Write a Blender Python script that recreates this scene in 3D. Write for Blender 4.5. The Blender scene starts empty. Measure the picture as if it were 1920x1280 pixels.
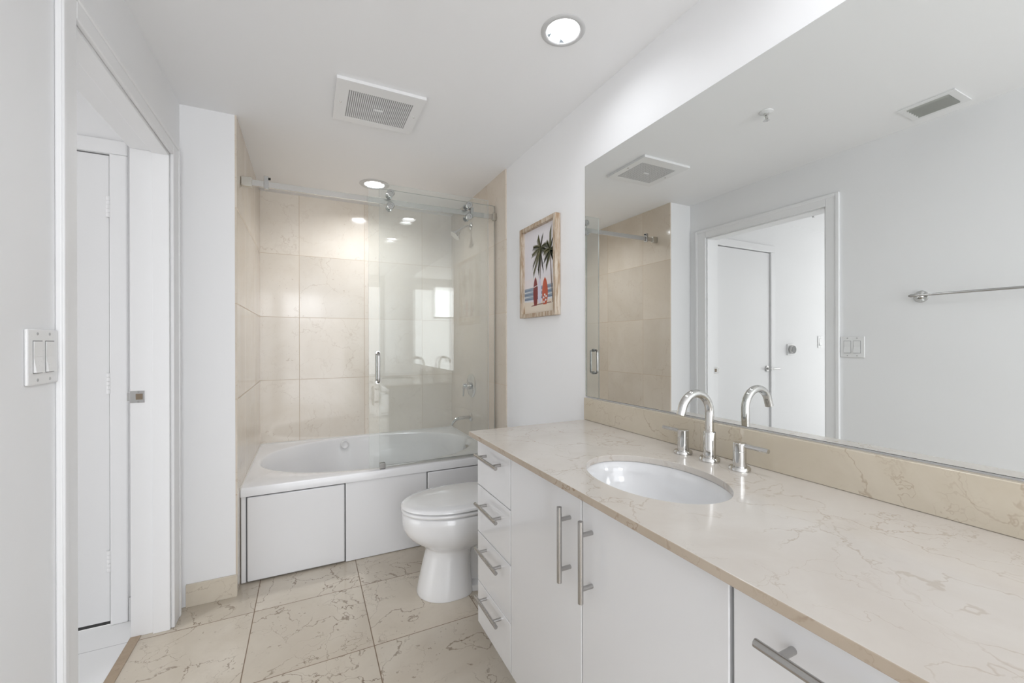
import bpy, bmesh, math, random
from mathutils import Vector, Matrix
random.seed(4)
S = bpy.context.scene
COL = S.collection
PI = math.pi

# ------------------------------------------------------------ camera
YAW, PITCH, ROLL = 0.4563, -0.0005, -0.0022
fwd = Vector((math.sin(YAW)*math.cos(PITCH), math.cos(YAW)*math.cos(PITCH), math.sin(PITCH)))
rgt = Vector((math.cos(YAW), -math.sin(YAW), 0))
upv = rgt.cross(fwd)
r2 = math.cos(ROLL)*rgt + math.sin(ROLL)*upv
u2 = -math.sin(ROLL)*rgt + math.cos(ROLL)*upv
cd = bpy.data.cameras.new('camera')
cd.sensor_width = 36.0
cd.lens = 781.5/1920*36.0
cd.shift_y = 2.6/1920
cd.clip_start = 0.02
cam = bpy.data.objects.new('camera', cd)
COL.objects.link(cam)
M = Matrix.Identity(4)
for i in range(3):
    M[i][0] = r2[i]; M[i][1] = u2[i]; M[i][2] = -fwd[i]
M[0][3], M[1][3], M[2][3] = -1.1193, 0.0, 1.2
cam.matrix_world = M
S.camera = cam

# ------------------------------------------------------------ world, light, exposure
S.view_settings.view_transform = 'Standard'
S.view_settings.look = 'None'
S.view_settings.gamma = 1.0
S.view_settings.exposure = 0.45
S.view_settings.use_curve_mapping = False
wd = bpy.data.worlds.new('world'); S.world = wd
wd.use_nodes = True
wd.node_tree.nodes['Background'].inputs[0].default_value = (1.0, 1.0, 1.0, 1)
wd.node_tree.nodes['Background'].inputs[1].default_value = 1.0

COOL = (.945, .98, 1.03)
def area(name, loc, direction, sx, sy, power, color=(1, 1, 1), spread=PI, shape='RECTANGLE', parent=None):
    l = bpy.data.lights.new(name, 'AREA')
    l.shape = shape; l.size = sx; l.size_y = sy; l.energy = power; l.color = color; l.spread = spread
    o = bpy.data.objects.new(name, l); COL.objects.link(o)
    o.location = loc
    o.rotation_euler = Vector(direction).to_track_quat('-Z', 'Y').to_euler()
    if parent: o.parent = parent
    return o

P_FILL_WIN, P_FILL_OPENING, P_HALL, P_CAN, P_CAN_SHOWER = 4.0, 21.0, 10.8, 1.0, 5.0
# added fill lamps at an unseen opening and window behind the camera; hall daylight from its open end
area('fill_window', (-1.19, -2.06, 1.90), (0, 1, 0), .68, .52, P_FILL_WIN, COOL)
area('fill_opening', (-.80, -2.08, 1.06), (0, 1, 0), 1.48, 2.08, P_FILL_OPENING, COOL)
area('daylight_hall', (-4.9, 1.3, 1.2), (1, 0, 0), 1.9, 2.0, P_HALL)

# ------------------------------------------------------------ key dimensions
W, W2, H = 1.638, 1.42, 2.2845
YP, YB, YA = 2.36, 3.4425, 2.44
XL = -1.768            # hall side of the left wall
YR = -2.0              # wall behind the camera
D0, D1, DH = 1.388, 2.21, 1.997   # doorway opening
FACE = -0.535
ZC = 0.86
VY0, VY1 = 0.125, 1.514

# ------------------------------------------------------------ helpers
def link(o, parent=None):
    COL.objects.link(o)
    if parent: o.parent = parent
    return o

def obj(name, bm, mat, parent=None, smooth=False, bevel=0, seg=2, subsurf=0, angle=40):
    """one mesh object out of a bmesh (world coordinates, moved to the parent's frame)"""
    me = bpy.data.meshes.new(name)
    bmesh.ops.recalc_face_normals(bm, faces=bm.faces)
    bm.to_mesh(me); bm.free()
    for m in (mat if isinstance(mat, (list, tuple)) else [mat]):
        me.materials.append(m)
    o = bpy.data.objects.new(name, me)
    COL.objects.link(o)
    if parent is not None:
        o.parent = parent
        root = parent
        off = Vector((0, 0, 0))
        while root is not None:
            off += root.location; root = root.parent
        me.transform(Matrix.Translation(-off))
    if smooth:
        for p in me.polygons: p.use_smooth = True
        try: me.set_sharp_from_angle(angle=math.radians(angle))
        except Exception: pass
    if bevel:
        b = o.modifiers.new('bevel', 'BEVEL'); b.width = bevel; b.segments = seg; b.limit_method = 'ANGLE'
        b.angle_limit = math.radians(40)
        for p in me.polygons: p.use_smooth = True
        try: me.set_sharp_from_angle(angle=math.radians(30))
        except Exception: pass
        b.harden_normals = False
    if subsurf:
        s = o.modifiers.new('sub', 'SUBSURF'); s.levels = subsurf; s.render_levels = subsurf
    return o

def thing(name, label, cat, loc, group=None):
    o = bpy.data.objects.new(name, None); COL.objects.link(o)
    o.empty_display_size = 0.05
    o.location = loc
    o['label'] = label; o['category'] = cat
    if group: o['group'] = group
    return o

def struct(o):
    o['kind'] = 'structure'
    return o

def dup(src, loc, label):
    r = src.copy(); COL.objects.link(r); r.location = loc; r['label'] = label
    for ch in list(src.children):
        c = ch.copy(); COL.objects.link(c); c.parent = r
        for g in list(ch.children):
            d = g.copy(); COL.objects.link(d); d.parent = c
    return r

def BM(): return bmesh.new()

def box(bm, x0, x1, y0, y1, z0, z1, mi=0):
    vs = [bm.verts.new(p) for p in ((x0,y0,z0),(x1,y0,z0),(x1,y1,z0),(x0,y1,z0),(x0,y0,z1),(x1,y0,z1),(x1,y1,z1),(x0,y1,z1))]
    for f in ((0,3,2,1),(4,5,6,7),(0,1,5,4),(1,2,6,5),(2,3,7,6),(3,0,4,7)):
        bm.faces.new([vs[i] for i in f]).material_index = mi
    return vs

def frame_axes(d):
    d = Vector(d).normalized()
    a = Vector((0,0,1)) if abs(d.z) < .9 else Vector((1,0,0))
    u = d.cross(a).normalized(); v = d.cross(u).normalized()
    return u, v

def tube(bm, pts, r, n=16, caps=True, mi=0):
    pts = [Vector(p) for p in pts]
    rs = r if isinstance(r, (list, tuple)) else [r]*len(pts)
    rings = []
    u, v = frame_axes(pts[1]-pts[0])
    for i, p in enumerate(pts):
        t = (pts[min(i+1, len(pts)-1)] - pts[max(i-1, 0)]).normalized()
        u = (u - t*u.dot(t)).normalized(); v = t.cross(u).normalized()
        rings.append([bm.verts.new(p + (u*math.cos(2*PI*k/n) + v*math.sin(2*PI*k/n))*rs[i]) for k in range(n)])
    for a, b in zip(rings, rings[1:]):
        for k in range(n):
            bm.faces.new((a[k], a[(k+1)%n], b[(k+1)%n], b[k])).material_index = mi
    if caps:
        bm.faces.new(rings[0][::-1]).material_index = mi; bm.faces.new(rings[-1]).material_index = mi

def lathe(bm, origin, axis, prof, n=32, mi=0):
    """prof: list of (radius, height along axis)"""
    o = Vector(origin); ax = Vector(axis).normalized(); u, v = frame_axes(ax)
    rings = []
    for r, h in prof:
        if r < 1e-6: rings.append([bm.verts.new(o + ax*h)])
        else: rings.append([bm.verts.new(o + ax*h + (u*math.cos(2*PI*k/n)+v*math.sin(2*PI*k/n))*r) for k in range(n)])
    for a, b in zip(rings, rings[1:]):
        for k in range(n):
            k2 = (k+1) % n
            if len(a) == 1 and len(b) == 1: continue
            if len(a) == 1: f = bm.faces.new((a[0], b[k2], b[k]))
            elif len(b) == 1: f = bm.faces.new((a[k], a[k2], b[0]))
            else: f = bm.faces.new((a[k], a[k2], b[k2], b[k]))
            f.material_index = mi

def loft(bm, rings, cap0=True, cap1=True, mi=0):
    R = [[bm.verts.new(p) for p in ring] for ring in rings]
    n = len(R[0])
    for a, b in zip(R, R[1:]):
        for k in range(n):
            bm.faces.new((a[k], a[(k+1)%n], b[(k+1)%n], b[k])).material_index = mi
    if cap0: bm.faces.new(R[0][::-1]).material_index = mi
    if cap1: bm.faces.new(R[-1]).material_index = mi

def supell(cx, cy, ax, ay, z, n=64, e=2.0):
    out = []
    for k in range(n):
        t = 2*PI*k/n; c, s = math.cos(t), math.sin(t)
        out.append((cx + ax*math.copysign(abs(c)**(2/e), c), cy + ay*math.copysign(abs(s)**(2/e), s), z))
    return out

def plate_with_holes(bm, outer, holes, z, mi=0):
    """flat polygon with holes at height z (triangulated)"""
    edges = []
    loops = []
    for loop in [outer] + holes:
        vs = [bm.verts.new((p[0], p[1], z)) for p in loop]
        loops.append(vs)
        for i in range(len(vs)):
            edges.append(bm.edges.new((vs[i], vs[(i+1) % len(vs)])))
    r = bmesh.ops.triangle_fill(bm, use_beauty=True, use_dissolve=False, edges=edges)
    for f in r['geom']:
        if isinstance(f, bmesh.types.BMFace): f.material_index = mi
    return loops

# ------------------------------------------------------------ materials
def new_mat(name):
    m = bpy.data.materials.new(name); m.use_nodes = True
    nt = m.node_tree
    return m, nt, nt.nodes['Principled BSDF']

def srgb(r, g, b):
    f = lambda c: (c/255/12.92 if c/255 <= .04045 else ((c/255+.055)/1.055)**2.4)
    return (f(r), f(g), f(b), 1)

def plain(name, col, rough=.5, metal=0.0, coat=0.0, spec=None, bump=0.0, bscale=200, aniso=0):
    m, nt, b = new_mat(name)
    b.inputs['Base Color'].default_value = col if len(col) == 4 else (*col, 1)
    b.inputs['Roughness'].default_value = rough
    b.inputs['Metallic'].default_value = metal
    b.inputs['Coat Weight'].default_value = coat
    b.inputs['Coat Roughness'].default_value = 0.03
    if spec is not None: b.inputs['Specular IOR Level'].default_value = spec
    # very slight procedural variation so that no surface is a dead flat colour
    geo = nt.nodes.new('ShaderNodeNewGeometry')
    ns = nt.nodes.new('ShaderNodeTexNoise'); ns.inputs['Scale'].default_value = bscale; ns.inputs['Detail'].default_value = 3
    nt.links.new(geo.outputs['Position'], ns.inputs['Vector'])
    if bump:
        bp = nt.nodes.new('ShaderNodeBump'); bp.inputs['Strength'].default_value = bump; bp.inputs['Distance'].default_value = .001
        nt.links.new(ns.outputs['Fac'], bp.inputs['Height']); nt.links.new(bp.outputs['Normal'], b.inputs['Normal'])
    else:
        mr = nt.nodes.new('ShaderNodeMapRange')
        mr.inputs['To Min'].default_value = max(0, rough-.015); mr.inputs['To Max'].default_value = min(1, rough+.015)
        nt.links.new(ns.outputs['Fac'], mr.inputs['Value']); nt.links.new(mr.outputs['Result'], b.inputs['Roughness'])
    return m

class N:
    """small node-graph writer"""
    def __init__(s, nt): s.nt = nt
    def val(s, x, sock):
        if hasattr(x, 'node') or isinstance(x, bpy.types.NodeSocket): s.nt.links.new(x, sock)
        else: sock.default_value = x
    def math(s, op, a, b=0.0, c=0.0):
        n = s.nt.nodes.new('ShaderNodeMath'); n.operation = op
        for i, x in enumerate((a, b, c)): s.val(x, n.inputs[i])
        return n.outputs[0]
    def vmath(s, op, a, b):
        n = s.nt.nodes.new('ShaderNodeVectorMath'); n.operation = op
        s.val(a, n.inputs[0])
        if op == 'SCALE': s.val(b, n.inputs['Scale'])
        else: s.val(b, n.inputs[1])
        return n.outputs[0]
    def noise(s, v, scale, detail=4, rough=.55, dist=0):
        n = s.nt.nodes.new('ShaderNodeTexNoise'); s.val(v, n.inputs['Vector'])
        n.inputs['Scale'].default_value = scale; n.inputs['Detail'].default_value = detail
        n.inputs['Roughness'].default_value = rough; n.inputs['Distortion'].default_value = dist
        return n
    def ramp(s, x, lo, hi, a=0.0, b=1.0):
        n = s.nt.nodes.new('ShaderNodeMapRange'); n.interpolation_type = 'SMOOTHSTEP'
        s.val(x, n.inputs['Value']); n.inputs['From Min'].default_value = lo; n.inputs['From Max'].default_value = hi
        n.inputs['To Min'].default_value = a; n.inputs['To Max'].default_value = b
        return n.outputs[0]
    def mix(s, f, a, b):
        n = s.nt.nodes.new('ShaderNodeMix'); n.data_type = 'RGBA'
        s.val(f, n.inputs[0]); s.val(a, n.inputs[6]); s.val(b, n.inputs[7])
        return n.outputs[2]
    def comb(s, x, y, z):
        n = s.nt.nodes.new('ShaderNodeCombineXYZ')
        for i, q in enumerate((x, y, z)): s.val(q, n.inputs[i])
        return n.outputs[0]

def marble(name, base, dark, light, vein, rough=.12, tile=None, seam=None, seam_w=.0022, vs=3.2, vein_amt=.6, fine=.5, cloud=2.2, spots=0.0, stretch=None, width=1.0):
    """crema stone: soft clouds, fine crackled veins, optional square tile grid (axis, axis, size, size, offset, offset)"""
    m, nt, b = new_mat(name); g = N(nt)
    geo = nt.nodes.new('ShaderNodeNewGeometry'); P = geo.outputs['Position']
    sx = nt.nodes.new('ShaderNodeSeparateXYZ'); nt.links.new(P, sx.inputs[0])
    vec = P; seamf = None
    if tile:
        ua, va, su, sv, ou, ov = tile
        U = g.math('DIVIDE', g.math('SUBTRACT', sx.outputs[ua], ou), su)
        V = g.math('DIVIDE', g.math('SUBTRACT', sx.outputs[va], ov), sv)
        iu, iv = g.math('FLOOR', U), g.math('FLOOR', V)
        fu, fv = g.math('SUBTRACT', U, iu), g.math('SUBTRACT', V, iv)
        wn = nt.nodes.new('ShaderNodeTexWhiteNoise'); wn.noise_dimensions = '3D'
        nt.links.new(g.comb(iu, iv, 3.7), wn.inputs['Vector'])
        vec = g.vmath('ADD', P, g.vmath('SCALE', wn.outputs['Color'], 14.0))
        du = g.math('MULTIPLY', g.math('MINIMUM', fu, g.math('SUBTRACT', 1.0, fu)), su)
        dv = g.math('MULTIPLY', g.math('MINIMUM', fv, g.math('SUBTRACT', 1.0, fv)), sv)
        seamf = g.ramp(g.math('MINIMUM', du, dv), seam_w*.35, seam_w*.75, 1.0, 0.0)
        tone = g.math('MULTIPLY_ADD', wn.outputs['Value'], .12, .94)
    if stretch:
        vec = g.vmath('MULTIPLY', vec, stretch)
    cl = g.noise(vec, cloud, 5, .6, .6)
    col = g.mix(g.ramp(cl.outputs['Fac'], .3, .7), dark, light)
    col = g.mix(.45, col, base)
    sp = g.noise(vec, 26, 4, .7)
    col = g.mix(g.ramp(sp.outputs['Fac'], .56, .75, 0, .22), col, dark)
    # warped coordinates for the veins
    wv = g.noise(vec, 3.0, 6, .62)
    off = g.vmath('SCALE', g.vmath('SUBTRACT', wv.outputs['Color'], (.5, .5, .5)), .32)
    wv2 = g.noise(vec, 28.0, 3, .6)
    off2 = g.vmath('SCALE', g.vmath('SUBTRACT', wv2.outputs['Color'], (.5, .5, .5)), .03)
    q = g.vmath('ADD', g.vmath('ADD', vec, off), off2)
    vo = nt.nodes.new('ShaderNodeTexVoronoi'); vo.feature = 'DISTANCE_TO_EDGE'; vo.inputs['Scale'].default_value = vs
    nt.links.new(q, vo.inputs['Vector'])
    v1 = g.ramp(vo.outputs['Distance'], .002, .002+.0030*vs*width, 1.0, 0.0)
    mk = g.noise(vec, 2.6, 3, .6)
    v1 = g.math('MULTIPLY', v1, g.ramp(mk.outputs['Fac'], .46, .62))
    vo2 = nt.nodes.new('ShaderNodeTexVoronoi'); vo2.feature = 'DISTANCE_TO_EDGE'; vo2.inputs['Scale'].default_value = vs*2.7
    nt.links.new(q, vo2.inputs['Vector'])
    v2 = g.ramp(vo2.outputs['Distance'], .0, .0024*vs*2.7*width, 1.0, 0.0)
    mk2 = g.noise(vec, 4.7, 3, .6)
    v2 = g.math('MULTIPLY', g.math('MULTIPLY', v2, g.ramp(mk2.outputs['Fac'], .48, .64)), fine)
    # long meandering hairlines
    rn = g.noise(g.vmath('ADD', vec, g.vmath('SCALE', off, .5)), vs*.75, 5, .5, .5)
    rv = g.math('ABSOLUTE', g.math('SUBTRACT', rn.outputs['Fac'], .5))
    v3 = g.math('MULTIPLY', g.ramp(rv, .001, .001+.0022*vs*width, 1.0, 0.0), g.math('MULTIPLY', g.ramp(mk2.outputs['Fac'], .60, .45), fine))
    v2 = g.math('MAXIMUM', v2, v3)
    vf = g.math('MULTIPLY', g.math('MINIMUM', g.math('ADD', v1, v2), 1.0), vein_amt)
    col = g.mix(vf, col, vein)
    if spots:
        so = g.noise(vec, 60, 2, .5)
        so2 = g.noise(vec, 7, 2, .5)
        sf = g.math('MULTIPLY', g.math('MULTIPLY', g.ramp(so.outputs['Fac'], .66, .72), g.ramp(so2.outputs['Fac'], .5, .62)), spots)
        col = g.mix(sf, col, vein)
    if tile:
        mm = nt.nodes.new('ShaderNodeMix'); mm.data_type = 'RGBA'; mm.blend_type = 'MULTIPLY'; mm.inputs[0].default_value = 1
        nt.links.new(col, mm.inputs[6])
        nt.links.new(g.comb(tone, tone, tone), mm.inputs[7]); col = mm.outputs[2]
        col = g.mix(seamf, col, seam)
        rr = g.math('MULTIPLY_ADD', seamf, .5, rough)
        nt.links.new(rr, b.inputs['Roughness'])
    else:
        b.inputs['Roughness'].default_value = rough
    nt.links.new(col, b.inputs['Base Color'])
    return m

WALL = plain('wall_paint', (.89, .89, .895), .55, bump=.04, bscale=300, spec=.3)
CEIL = plain('ceiling_paint', (.93, .93, .935), .6, bump=.04, bscale=260, spec=.25)
TRIM = plain('trim_paint', (.88, .88, .885), .4, bump=.02, bscale=90)
DOORM = plain('door_paint', (.86, .86, .865), .35, bump=.02, bscale=60)
PLASTIC = plain('white_plastic', (.86, .86, .86), .28)
GROOVE = plain('groove_grey', (.16, .16, .16), .6)
RING = plain('lamp_ring', (.62, .62, .62), .35)
DARK = plain('dark_void', (.03, .03, .03), .8)
CHROME = plain('chrome', (.64, .635, .62), .06, 1.0)
CHROME2 = plain('satin_chrome', (.53, .525, .515), .17, 1.0)
ROLLER = plain('roller_chrome', (.55, .56, .55), .10, 1.0)
NICKEL = plain('brushed_nickel', (.47, .46, .45), .26, 1.0)
STEEL = plain('brushed_steel', (.58, .565, .54), .24, 1.0)
BRACKET = plain('nickel_bracket', (.55, .53, .48), .3, 1.0)
PORC = plain('porcelain', (.83, .83, .835), .07, coat=.6)
ACRYL = plain('tub_acrylic', (.83, .83, .84), .14, coat=.4)
LACQ = plain('white_lacquer', (.83, .83, .84), .10, coat=.5)
CARC = plain('cabinet_board', (.72, .72, .72), .4)
RUBBER = plain('black_rubber', (.012, .012, .012), .5)
MIRDARK = plain('mirror_backing', (.03, .035, .035), .5)
CAULK = plain('white_caulk', (.82, .80, .76), .4)

FLOOR = marble('floor_marble', srgb(209,199,183), srgb(194,182,165), srgb(218,209,195), srgb(112,90,70), .16,
               tile=(0, 1, .4515, .455, -1.335, 2.18), seam=srgb(128,108,88), seam_w=.0034, vs=4.2, vein_amt=.9, fine=.65, spots=.5, width=.7)
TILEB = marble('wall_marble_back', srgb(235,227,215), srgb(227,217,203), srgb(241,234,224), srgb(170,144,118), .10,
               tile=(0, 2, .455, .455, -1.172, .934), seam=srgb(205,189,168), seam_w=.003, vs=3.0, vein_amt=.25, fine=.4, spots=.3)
TILES_SHADED = marble('wall_marble_side_shaded', srgb(216,205,190), srgb(206,193,176), srgb(223,213,200), srgb(168,142,114), .10,
               tile=(1, 2, .455, .455, 2.654, .934), seam=srgb(192,172,148), seam_w=.003, vs=3.0, vein_amt=.25, fine=.4, spots=.35)  # same stone as the back wall, shade painted in as darker colours
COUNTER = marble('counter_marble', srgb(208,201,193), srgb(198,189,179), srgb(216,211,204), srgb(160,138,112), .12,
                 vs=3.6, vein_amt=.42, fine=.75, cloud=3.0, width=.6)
SPLASH = marble('splash_marble', srgb(206,196,178), srgb(195,184,164), srgb(214,205,189), srgb(150,124,96), .14,
                vs=5, vein_amt=.6, fine=.7, cloud=3.5, width=.7)
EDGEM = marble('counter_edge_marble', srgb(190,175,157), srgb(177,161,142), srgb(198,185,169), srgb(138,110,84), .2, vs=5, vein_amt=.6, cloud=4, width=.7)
BASEM = marble('baseboard_marble', srgb(211,201,184), srgb(199,188,170), srgb(219,210,195), srgb(138,112,86), .18, vs=6, vein_amt=.6, cloud=4, spots=.5, width=.7)
SILL = marble('threshold_marble', srgb(170,150,126), srgb(154,134,110), srgb(180,160,138), srgb(120,94,70), .3, vs=6, vein_amt=.4, cloud=6)

def hall_floor_mat():
    m, nt, b = new_mat('hall_tile'); g = N(nt)
    geo = nt.nodes.new('ShaderNodeNewGeometry')
    sx = nt.nodes.new('ShaderNodeSeparateXYZ'); nt.links.new(geo.outputs['Position'], sx.inputs[0])
    d = None
    for ax, s, o in ((1, .60, 2.185), (0, 1.2, -2.3)):
        f = g.math('FRACT', g.math('DIVIDE', g.math('SUBTRACT', sx.outputs[ax], o), s))
        e = g.math('MULTIPLY', g.math('MINIMUM', f, g.math('SUBTRACT', 1.0, f)), s)
        d = e if d is None else g.math('MINIMUM', d, e)
    col = g.mix(g.ramp(d, .0008, .002, 1, 0), (.84, .84, .84, 1), (.42, .42, .42, 1))
    nt.links.new(col, b.inputs['Base Color'])
    b.inputs['Roughness'].default_value = .25
    return m
HALLF = hall_floor_mat()

def glass_mat(name, tint, haze, haze_col):
    m, nt, b = new_mat(name); nt.nodes.remove(b)
    out = nt.nodes['Material Output']
    tr = nt.nodes.new('ShaderNodeBsdfTransparent'); tr.inputs[0].default_value = tint
    gl = nt.nodes.new('ShaderNodeBsdfGlossy'); gl.inputs['Roughness'].default_value = 0.0
    fr = nt.nodes.new('ShaderNodeFresnel'); fr.inputs['IOR'].default_value = 1.5
    m1 = nt.nodes.new('ShaderNodeMixShader')
    nt.links.new(fr.outputs[0], m1.inputs[0]); nt.links.new(tr.outputs[0], m1.inputs[1]); nt.links.new(gl.outputs[0], m1.inputs[2])
    # reflection veil painted in: a thin uneven haze of diffuse white
    df = nt.nodes.new('ShaderNodeBsdfDiffuse'); df.inputs[0].default_value = haze_col
    g = N(nt); geo = nt.nodes.new('ShaderNodeNewGeometry')
    ns = g.noise(geo.outputs['Position'], 1.6, 4, .5)
    hz = g.math('MULTIPLY', g.ramp(ns.outputs['Fac'], .2, .8, .6, 1.25), haze)
    m2 = nt.nodes.new('ShaderNodeMixShader')
    nt.links.new(hz, m2.inputs[0]); nt.links.new(m1.outputs[0], m2.inputs[1]); nt.links.new(df.outputs[0], m2.inputs[2])
    nt.links.new(m2.outputs[0], out.inputs['Surface'])
    return m
GLASS = glass_mat('shower_glass', (.968, .982, .973, 1), .06, (.86, .86, .87, 1))
GLASSF = glass_mat('fixed_glass', (.985, .990, .986, 1), .05, (.86, .86, .87, 1))
GEDGE = plain('glass_edge', (.90, .92, .91), .12)  # bright edge reflection painted in as near-white colour
GEDGED = plain('glass_edge_dark', (.30, .36, .33), .2)

def mirror_mat():
    m, nt, b = new_mat('mirror_silver')
    b.inputs['Base Color'].default_value = (.890, .908, .900, 1); b.inputs['Metallic'].default_value = 1; b.inputs['Roughness'].default_value = 0.0
    return m
MIRROR = mirror_mat()

def emit(name, col, s):
    m, nt, b = new_mat(name)
    b.inputs['Base Color'].default_value = (.9, .9, .9, 1)
    b.inputs['Emission Color'].default_value = (*col, 1); b.inputs['Emission Strength'].default_value = s
    return m
BULB = emit('lamp_glow', (1.0, .985, .96), 3.5)

def wood_mat():
    m, nt, b = new_mat('whitewashed_wood'); g = N(nt)
    geo = nt.nodes.new('ShaderNodeNewGeometry')
    v = g.vmath('MULTIPLY', geo.outputs['Position'], (60.0, 60.0, 9.0))
    ns = g.noise(v, 1.0, 5, .65, .4)
    col = g.mix(g.ramp(ns.outputs['Fac'], .35, .68), srgb(164,137,108), srgb(214,203,188))
    nt.links.new(col, b.inputs['Base Color']); b.inputs['Roughness'].default_value = .6
    return m
WOOD = wood_mat()

# ------------------------------------------------------------ room shell
LIGHTS = [(-.318, 1.224, .058), (-.33, .454, .058), (-.705, 2.975, .062)]

bm = BM(); box(bm, -1.735, .1, YR, 3.55, -.08, 0)
struct(obj('floor', bm, FLOOR))
bm = BM(); box(bm, -5.0, -1.7705, .3, YP, -.08, 0)
struct(obj('floor_hall', bm, HALLF))
bm = BM(); box(bm, -1.770, -1.735, D0, D1, -.08, .003)
struct(obj('trim_1', bm, SILL, bevel=.001))['label'] = 'brown marble threshold strip in the doorway'

bm = BM()
circ = lambda x, y, r: [(x + r*math.cos(2*PI*k/48), y + r*math.sin(2*PI*k/48)) for k in range(48)]
plate_with_holes(bm, [(XL, YR-.1), (.1, YR-.1), (.1, 3.55), (XL, 3.55)], [circ(*l) for l in LIGHTS], H)
struct(obj('ceiling', bm, CEIL))
bm = BM(); box(bm, -5.0, XL, .3, YP+.1, H, H+.1)
struct(obj('ceiling_hall', bm, CEIL))

bm = BM(); box(bm, 0, .1, YR-.1, 3.55, -.05, H)
struct(obj('wall_right', bm, WALL))
bm = BM()
box(bm, XL, -W, YR-.1, D0-.012, -.05, H); box(bm, XL, -W, D1+.012, YP, -.05, H); box(bm, XL, -W, D0-.012, D1+.012, DH+.012, H)
struct(obj('wall_left', bm, WALL))
# end wall beside the tub (the white pier)
bm = BM(); box(bm, XL+.002, -W2-.008, YP, 3.55, -.05, H)
struct(obj('wall_end', bm, WALL))
# unseen wall behind the camera; its wide opening and small window are added to let in light
bm = BM()
box(bm, -W, -1.56, YR-.1, YR, -.05, H); box(bm, -.03, 0, YR-.1, YR, -.05, H); box(bm, -1.56, -.03, YR-.1, YR, 2.18, H)
struct(obj('wall_front', bm, WALL))
bm = BM()
for a in ((-1.56, -1.535, 1.62, 2.18), (-.845, -.82, 1.62, 2.18), (-1.535, -.845, 1.62, 1.645), (-1.535, -.845, 2.155, 2.18)):
    box(bm, a[0], a[1], YR-.05, YR-.01, a[2], a[3])
struct(obj('added_window_1', bm, TRIM, bevel=.003))  # frame of the added, unseen window around its fill lamp

# hall wall with a closed flush door
hx0, hx1, hz = -2.648, -1.879, 2.005
bm = BM()
box(bm, -5.0, hx0-.0006, YP, YP+.1, -.05, H); box(bm, hx1+.0045, XL+.001, YP, YP+.1, -.05, H)
box(bm, hx0-.0006, hx1+.0045, YP, YP+.1, hz+.003, H)
box(bm, hx0-.06, hx1+.06, YP+.1, YP+.12, -.05, hz+.1, 1)
struct(obj('wall_hall', bm, [WALL, DARK]))
bm = BM(); box(bm, -5.0, XL, .2, .3, -.05, H)
struct(obj('wall_hall_near', bm, WALL))
bm = BM(); box(bm, hx0, hx1, YP-.002, YP+.04, .014, hz-.002)
dr = struct(obj('door_1', bm, DOORM, bevel=.002))
for z in (1.782, 1.030, .273):
    b2 = BM()
    for k in range(5):
        lathe(b2, (hx1+.001, YP-.010, z-.044+k*.0178), (0,0,1), [(0,0),(.0075,0),(.0080,.001),(.0080,.0160),(.0075,.017),(0,.017)], 16)
    box(b2, hx1-.012, hx1-.001, YP-.006, YP-.0025, z-.044, z+.044)
    obj('hinge', b2, TRIM, dr, smooth=True)
b2 = BM()
kx, kz = hx0+.045, .962
lathe(b2, (kx, YP-.003, kz), (0,-1,0), [(0,0),(.026,0),(.026,.006),(.022,.009),(.011,.010),(.010,.05),(0,.05)], 28)
tube(b2, [(kx, YP-.046, kz), (kx-.02, YP-.050, kz), (kx-.11, YP-.050, kz)], [.009, .009, .008], 14)
obj('lever_handle', b2, CHROME2, dr, smooth=True)
# casing of the hall door
bm = BM()
box(bm, hx1+.0045, hx1+.062, YP-.016, YP, 0, hz+.003); box(bm, hx0-.062, hx0-.0006, YP-.016, YP, 0, hz+.003)
box(bm, hx0-.062, hx1+.062, YP-.016, YP, hz+.003, hz+.064)
struct(obj('trim_2', bm, TRIM, bevel=.004))
bm = BM(); box(bm, hx1+.0625, XL, YP-.012, YP, 0, .10); box(bm, -5.0, hx0-.0625, YP-.012, YP, 0, .10)
struct(obj('baseboard_hall', bm, plain('hall_baseboard', (.70,.70,.70), .3), bevel=.002))

# doorway lining, stop and casing of the bathroom door
bm = BM()
box(bm, XL, -W, D1, D1+.012, 0, DH); box(bm, XL, -W, D0-.012, D0, 0, DH); box(bm, XL, -W, D0-.012, D1+.012, DH, DH+.012)
# door stop towards the bathroom
box(bm, -1.695, -W-.0005, D1-.010, D1, 0, DH); box(bm, -1.695, -W-.0005, D0, D0+.010, 0, DH); box(bm, -1.695, -W-.0005, D0+.010, D1-.010, DH-.010, DH)
jamb = struct(obj('trim_3', bm, TRIM, bevel=.0015))
b2 = BM()
box(b2, XL-.002, XL+.046, D1-.0015, D1-.0002, .957, 1.006)
box(b2, XL-.010, XL-.001, D1-.0010, D1+.0002, .966, .998)
st = obj('strike_plate', b2, CHROME2, jamb, bevel=.0005); st['label'] = 'chrome strike plate'
b2 = BM(); box(b2, XL+.018, XL+.040, D1-.0022, D1-.0014, .970, .994)
obj('latch_hole', b2, plain('latch_hole_brown', (.22,.17,.12), .6), st)
b2 = BM()
for z in (.961, 1.002): lathe(b2, (XL+.026, D1-.0014, z), (0,-1,0), [(0.0035,0),(.003,.0008),(0,.001)], 10)
obj('screw', b2, NICKEL, st, smooth=True)
bm = BM()
cw = .072
for (a, b_, c, d) in ((D0-cw, D0, 0, DH+.064), (D1, D1+cw+.02, 0, DH+.064), (D0, D1, DH, DH+.064)):
    box(bm, -W, -W+.013, a, b_, c, d)
# raised outer bead
for (a, b_, c, d) in ((D0-cw, D0-cw+.02, 0, DH+.064), (D1+cw, D1+cw+.02, 0, DH+.064), (D0-cw+.02, D1+cw, DH+.044, DH+.064)):
    box(bm, -W+.010, -W+.017, a, b_, c, d)
struct(obj('trim_4', bm, TRIM, bevel=.004, seg=3))

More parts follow.
